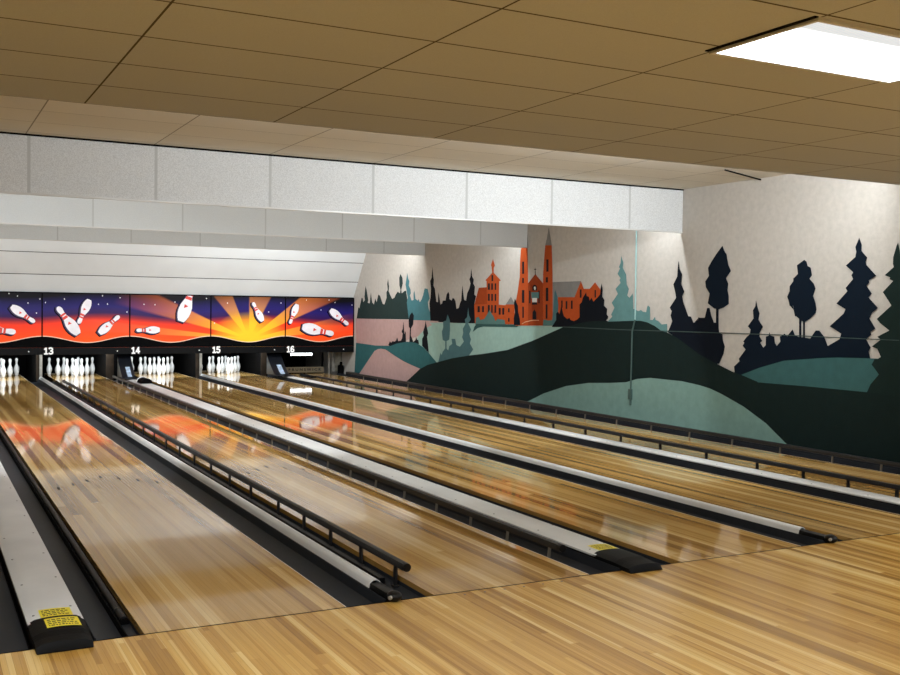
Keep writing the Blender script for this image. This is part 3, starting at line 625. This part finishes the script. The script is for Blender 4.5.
# ------------------------------------------------------------------ kickbacks, hoods and pit machinery
for (x0, x1, yf, lab, pale) in ((1.25, 1.37, 17.75, 'left of the number 13 pins', True), (2.64, 2.86, 17.7, 'left of the dark hood by number 14', False), (4.56, 4.70, 17.7, 'left of the number 15 pins', True), (6.06, 6.26, 17.7, 'left of the dark hood by number 16', False), (-.5, -.24, 17.7, 'at the left edge', False)):
    t = thing('kickback_plate', ((x0+x1)/2, yf, -.1), 'upright kickback partition %s' % lab, 'kickback', 'kickback partitions between pin decks')
    bm = bmesh.new(); box(bm, x0+.02, x1-.005, yf+.012, 20.2, -.1, .72); obj('side_board', bm, M['matteblack'], t)
    bm = bmesh.new(); box(bm, x0, x1-.06, yf, yf+.012, -.04, .70, .003); obj('front_edge', bm, M['kick'], t)
    bm = bmesh.new(); box(bm, x1-.055, x1, yf-.01, yf+.012, .0, .70, .003); obj('guard_strip', bm, M['kickw'] if pale else M['matteblack'], t)

def hood(x0, x1, ylo, label):
    """curved ball-return hood: from the masking unit down to the divider"""
    t = thing('ball_return_hood', ((x0+x1)/2, ylo, .05), label, 'hood', 'ball return hoods')
    side = []
    for i in range(9):
        a = i/8; side.append((ylo+.62*a, .06+.40*(a**1.35)))
    bm = bmesh.new()
    pr = side+[(ylo+.66, .50), (ylo+.66, .055)]
    A = [bm.verts.new((x0, y, z)) for y, z in pr]; B = [bm.verts.new((x1, y, z)) for y, z in pr]
    for i in range(len(pr)): j = (i+1) % len(pr); bm.faces.new((A[i], A[j], B[j], B[i]))
    bm.faces.new(A); bm.faces.new(B[::-1])
    obj('hood_shell', bm, M['hood'], t, 35)
    bm = bmesh.new(); w = (x1-x0)
    for (y, z), (y2, z2) in zip(side[1:5], side[2:6]):
        bm.faces.new([bm.verts.new(p) for p in ((x0+w*.42, y-.004, z+.003), (x0+w*.74, y-.004, z+.003), (x0+w*.74, y2-.004, z2+.003), (x0+w*.42, y2-.004, z2+.003))])
    obj('hood_sticker', bm, M['hoodstripe'], t)
    bm = bmesh.new(); box(bm, x0-.03, x1+.04, ylo-.25, ylo+.3, .053, .07, .006); obj('hood_foot', bm, M['black'], t)
hood(2.79, 3.06, 16.55, 'dark curved hood with a pale sticker left of the number 14 pins')
hood(6.04, 6.37, 16.55, 'dark curved hood with a pale sticker below the number 16')
# small arched black cover on the divider before the hood
t = thing('return_cover', (3.0, 15.2, .05), 'small arched black cover with white rim on the divider before the number 14 hood', 'cover')
bm = bmesh.new(); sweep(bm, arch(2.88, 3.11, .053, .15, 10), 15.15, 15.55); obj('cover_shell', bm, M['matteblack'], t, 50)
bm = bmesh.new(); sweep(bm, arch(2.872, 3.118, .053, .162, 10)+list(reversed(arch(2.89, 3.10, .053, .15, 10))), 15.55, 15.6); obj('cover_rim', bm, M['white'], t, 50)
bm = bmesh.new(); A = [(6.50, .055), (6.80, .055), (6.78, .06), (6.52, .12)]
sweep(bm, A, 15.6, 16.3); tag(obj('lane_wedge', bm, M['black']), 'low black wedge lying at the far left edge of lane 16', 'wedge')

# lane 16: rake lowered, no pins, lamp glimpsed under the masking unit
t = thing('pin_rake', (7.17, 17.9, .0), 'beige lettered rake board lowered across the deck of lane 16', 'rake')
bm = bmesh.new(); box(bm, 6.70, 7.68, 17.92, 17.95, .02, .15, .004); obj('rake_board', bm, M['rake'], t)
bm = bmesh.new(); box(bm, 6.70, 6.74, 17.95, 18.0, .03, .54); obj('rake_arm', bm, M['matteblack'], t)
bm = bmesh.new(); box(bm, 7.64, 7.68, 17.95, 18.0, .03, .54); obj('rake_arm', bm, M['matteblack'], t)
text_mesh('rake_lettering', 'B R U N S W I C K', .085, M['ink'], t, Matrix.Translation((7.2, 17.918, .088)) @ Matrix.Rotation(PI/2, 4, 'X'), bold=.003, sx=1.2)
t = thing('pin_lamp', (6.9, 18.3, .55), 'bright fluorescent lamp over the empty deck of lane 16', 'lamp')
bm = bmesh.new(); cyl(bm, (6.98, 18.3, .435), (7.33, 18.3, .435), .03, 12); obj('lamp_tube', bm, M['tube'], t, 40)
bm = bmesh.new(); cyl(bm, (7.35, 18.3, .435), (7.51, 18.3, .435), .03, 12); obj('lamp_tube', bm, M['tube'], t, 40)
bm = bmesh.new(); box(bm, 6.9, 7.55, 18.28, 18.34, .465, .55); box(bm, 7.1, 7.14, 18.3, 18.33, .55, .741); box(bm, 7.4, 7.44, 18.3, 18.33, .55, .741); obj('lamp_housing', bm, M['matteblack'], t)
for x in (7.02, 7.25): 
    bm = bmesh.new(); cyl(bm, (x, 18.25, .40), (x+.08, 18.25, .40), .014, 8); obj('lamp_clip', bm, M['steel'], t)
# right side frame of the machine beside lane 16
t = thing('machine_frame', (7.85, 17.6, -.1), 'pale upright machine frame between lane 16 and the mural wall', 'machine frame')
bm = bmesh.new(); box(bm, 7.72, 7.76, 17.72, 17.76, -.05, .62, .004); obj('upright', bm, M['kickw'], t)
bm = bmesh.new(); sweep(bm, [(7.80, .05), (7.875, .05), (7.85, .62), (7.79, .62)], 17.7, 17.76); obj('upright', bm, M['kickw'], t)
bm = bmesh.new(); box(bm, 7.89, 8.06, 17.75, 17.79, .05, .62, .004); obj('side_panel', bm, M['grey'], t)
bm = bmesh.new(); box(bm, 7.95, 8.05, 17.55, 17.72, -.05, .20, .02); cyl(bm, (8.0, 17.62, .2), (8.0, 17.62, .28), .03, 10); obj('motor', bm, M['matteblack'], t)
bm = bmesh.new(); box(bm, 7.95, 8.05, 16.6, 17.2, -.02, .075, .01); obj('end_box', bm, M['black'], t)
# pit: dark curtain behind the pins, pale tail planks
bm = bmesh.new(); box(bm, -2, WALL, 20.3, 20.35, -.1, 1.9); struct('trim_5', bm, M['matteblack'])
bm = bmesh.new(); box(bm, -2, WALL, 17.1, 20.3, .74, .78); struct('trim_6', bm, M['matteblack'])
for n in (12, 13, 14, 15, 16):
    bm = bmesh.new(); box(bm, LANES[n], LANES[n]+LW, FAR+.005, FAR+.09, -.05, .012); tag(obj('tail_plank', bm, M['rake']), 'pale tail plank at the far end of %s' % LN[n], 'plank', 'tail planks')

# ------------------------------------------------------------------ conduit on the wall
t = thing('wall_conduit', (8.05, 6.55, .4), 'thin pipe running down the mural wall to a small box', 'conduit')
bm = bmesh.new(); cyl(bm, (8.05, 6.54, 3.2), (8.05, 6.53, 1.47), .011, 10); obj('upper_pipe', bm, M['conduit'], t, 40)
bm = bmesh.new(); cyl(bm, (8.05, 6.53, 1.475), (8.05, 6.59, 1.30), .011, 10); cyl(bm, (8.05, 6.59, 1.305), (8.05, 6.60, .47), .011, 10); obj('lower_pipe', bm, M['conduit_dark'], t, 40)
bm = bmesh.new(); box(bm, 8.03, 8.065, 6.57, 6.64, .33, .48, .005); cyl(bm, (8.05, 6.6, .25), (8.05, 6.6, .34), .014, 8); obj('outlet_box', bm, M['conduit_dark'], t, 40)
# loose dark strip hanging at the edge of the upper ceiling by the wall
bm = bmesh.new(); cyl(bm, (7.111, 3.758, 3.2), (8.03, 4.14, 3.195), .009, 6); tag(obj('ceiling_strip', bm, M['matteblack']), 'loose dark strip sagging from the upper ceiling near the mural wall', 'strip')

# ------------------------------------------------------------------ ceiling light (2 x 4 ft troffer)
def lens():
    k = NT('lens_glow'); X, Y, Z = k.pos()
    s = k.math('SINE', k.math('MULTIPLY', X, 2*PI/.022))
    d = k.math('DIVIDE', k.math('SUBTRACT', -1.735, Y), .11, clamp=True)      # the lens is dimmer beyond the last tube
    st = k.math('ADD', k.math('MULTIPLY', k.math('SUBTRACT', 1.0, d), LENS), k.math('MULTIPLY', d, k.math('ADD', .74, k.math('MULTIPLY', s, .10))))
    k.b.inputs['Base Color'].default_value = (.2, .2, .2, 1)
    k.b.inputs['Emission Color'].default_value = (.93, .98, 1, 1); k.l(st, k.b.inputs['Emission Strength'])
    return k.m
LENS = 9.0
t = thing('ceiling_light', (2.94, -1.68, 2.83), 'glowing rectangular fluorescent light set in the tan tile ceiling', 'ceiling light')
bm = bmesh.new()
for a in ((2.325, 3.555, -1.97, -1.945), (2.325, 3.555, -1.335, -1.31), (2.325, 2.345, -1.945, -1.335), (3.535, 3.555, -1.945, -1.335)): box(bm, *a, 2.816, 2.8295)
obj('light_frame', bm, M['cap'], t)
bm = bmesh.new(); box(bm, 2.346, 3.534, -1.944, -1.336, 2.818, 2.829, .004); obj('diffuser', bm, lens(), t)
bm = bmesh.new(); box(bm, 2.30, 2.322, -1.97, -1.31, 2.825, 2.8298); obj('frame_gap', bm, M['matteblack'], t)

# ------------------------------------------------------------------ lamps
def area(name, loc, sx, sy, power, rot=(0, 0, 0), col=(1, .97, .93)):
    l = bpy.data.lights.new(name, 'AREA'); l.shape = 'RECTANGLE'; l.size = sx; l.size_y = sy; l.energy = power; l.color = col
    o = bpy.data.objects.new(name, l); o.location = loc; o.rotation_euler = rot; C.objects.link(o); return o
ROWS = [(1.9, 2.99, 5.4, 2.6, 135, 80), (2.2, 3.1, 7.3, 0.8, 16, 60), (1.9, 2.99, 1.8, 1.3, 30, 80), (1.9, 2.99, -2, 1.3, 10, 80), (5.76, 3.15, 2.5, 11.0, 190, 20), (5.8, 3.12, -1, 3.0, 35, 78), (9.6, 3.15, 2.5, 11.0, 170, 20), (13.5, 3.15, 5.6, 4.0, 150, 68), (13.5, 3.15, 0, 4.0, 75, 68)]
for i, (y, z, xc, w, p, tilt) in enumerate(ROWS):
    area('strip_lamp', (xc, y, z), w, .1, p, (math.radians(tilt), 0, 0), (.92, .97, 1))
for (x, y, p) in [(-0.66, -1.64, 68), (-0.66, -4.6, 68), (2.94, -4.6, 68), (6.6, -1.64, 68), (6.6, -4.6, 68)]:
    area('troffer_lamp', (x, y, 2.80), 1.15, .58, p, (0, 0, 0), (.95, .98, 1))
for n in (12, 13, 14, 15):
    area('pin_lamp_light', (LANES[n]+LW/2, 17.55, .66), .95, .06, 26, (math.radians(62), 0, 0), (.9, .97, 1))

w = bpy.data.worlds.new('World'); bpy.context.scene.world = w; w.use_nodes = True
w.node_tree.nodes['Background'].inputs[0].default_value = (.02, .02, .02, 1)

# ------------------------------------------------------------------ camera
cam = bpy.data.cameras.new('camera'); co = bpy.data.objects.new('camera', cam); C.objects.link(co)
XC, YC, H, YAW, PITCH, ROLL, F = (-0.98475, -5.02581, 1.60709, 0.48404, -0.02943, -0.01347, 1018.16652)
f = Vector((math.sin(YAW)*math.cos(PITCH), math.cos(YAW)*math.cos(PITCH), math.sin(PITCH)))
r0 = Vector((math.cos(YAW), -math.sin(YAW), 0)); d0 = f.cross(r0)
r = r0*math.cos(ROLL)+d0*math.sin(ROLL); d = -r0*math.sin(ROLL)+d0*math.cos(ROLL)
m = Matrix(((r.x, -d.x, -f.x, XC), (r.y, -d.y, -f.y, YC), (r.z, -d.z, -f.z, H), (0, 0, 0, 1)))
co.matrix_world = m
cam.sensor_width = 36; cam.lens = F/900*36; cam.clip_end = 100; cam.clip_start = .05
S = bpy.context.scene; S.camera = co
S.view_settings.view_transform = 'Standard'; S.view_settings.look = 'None'; S.view_settings.gamma = 1; S.view_settings.exposure = 0.0
S.view_settings.use_curve_mapping = False
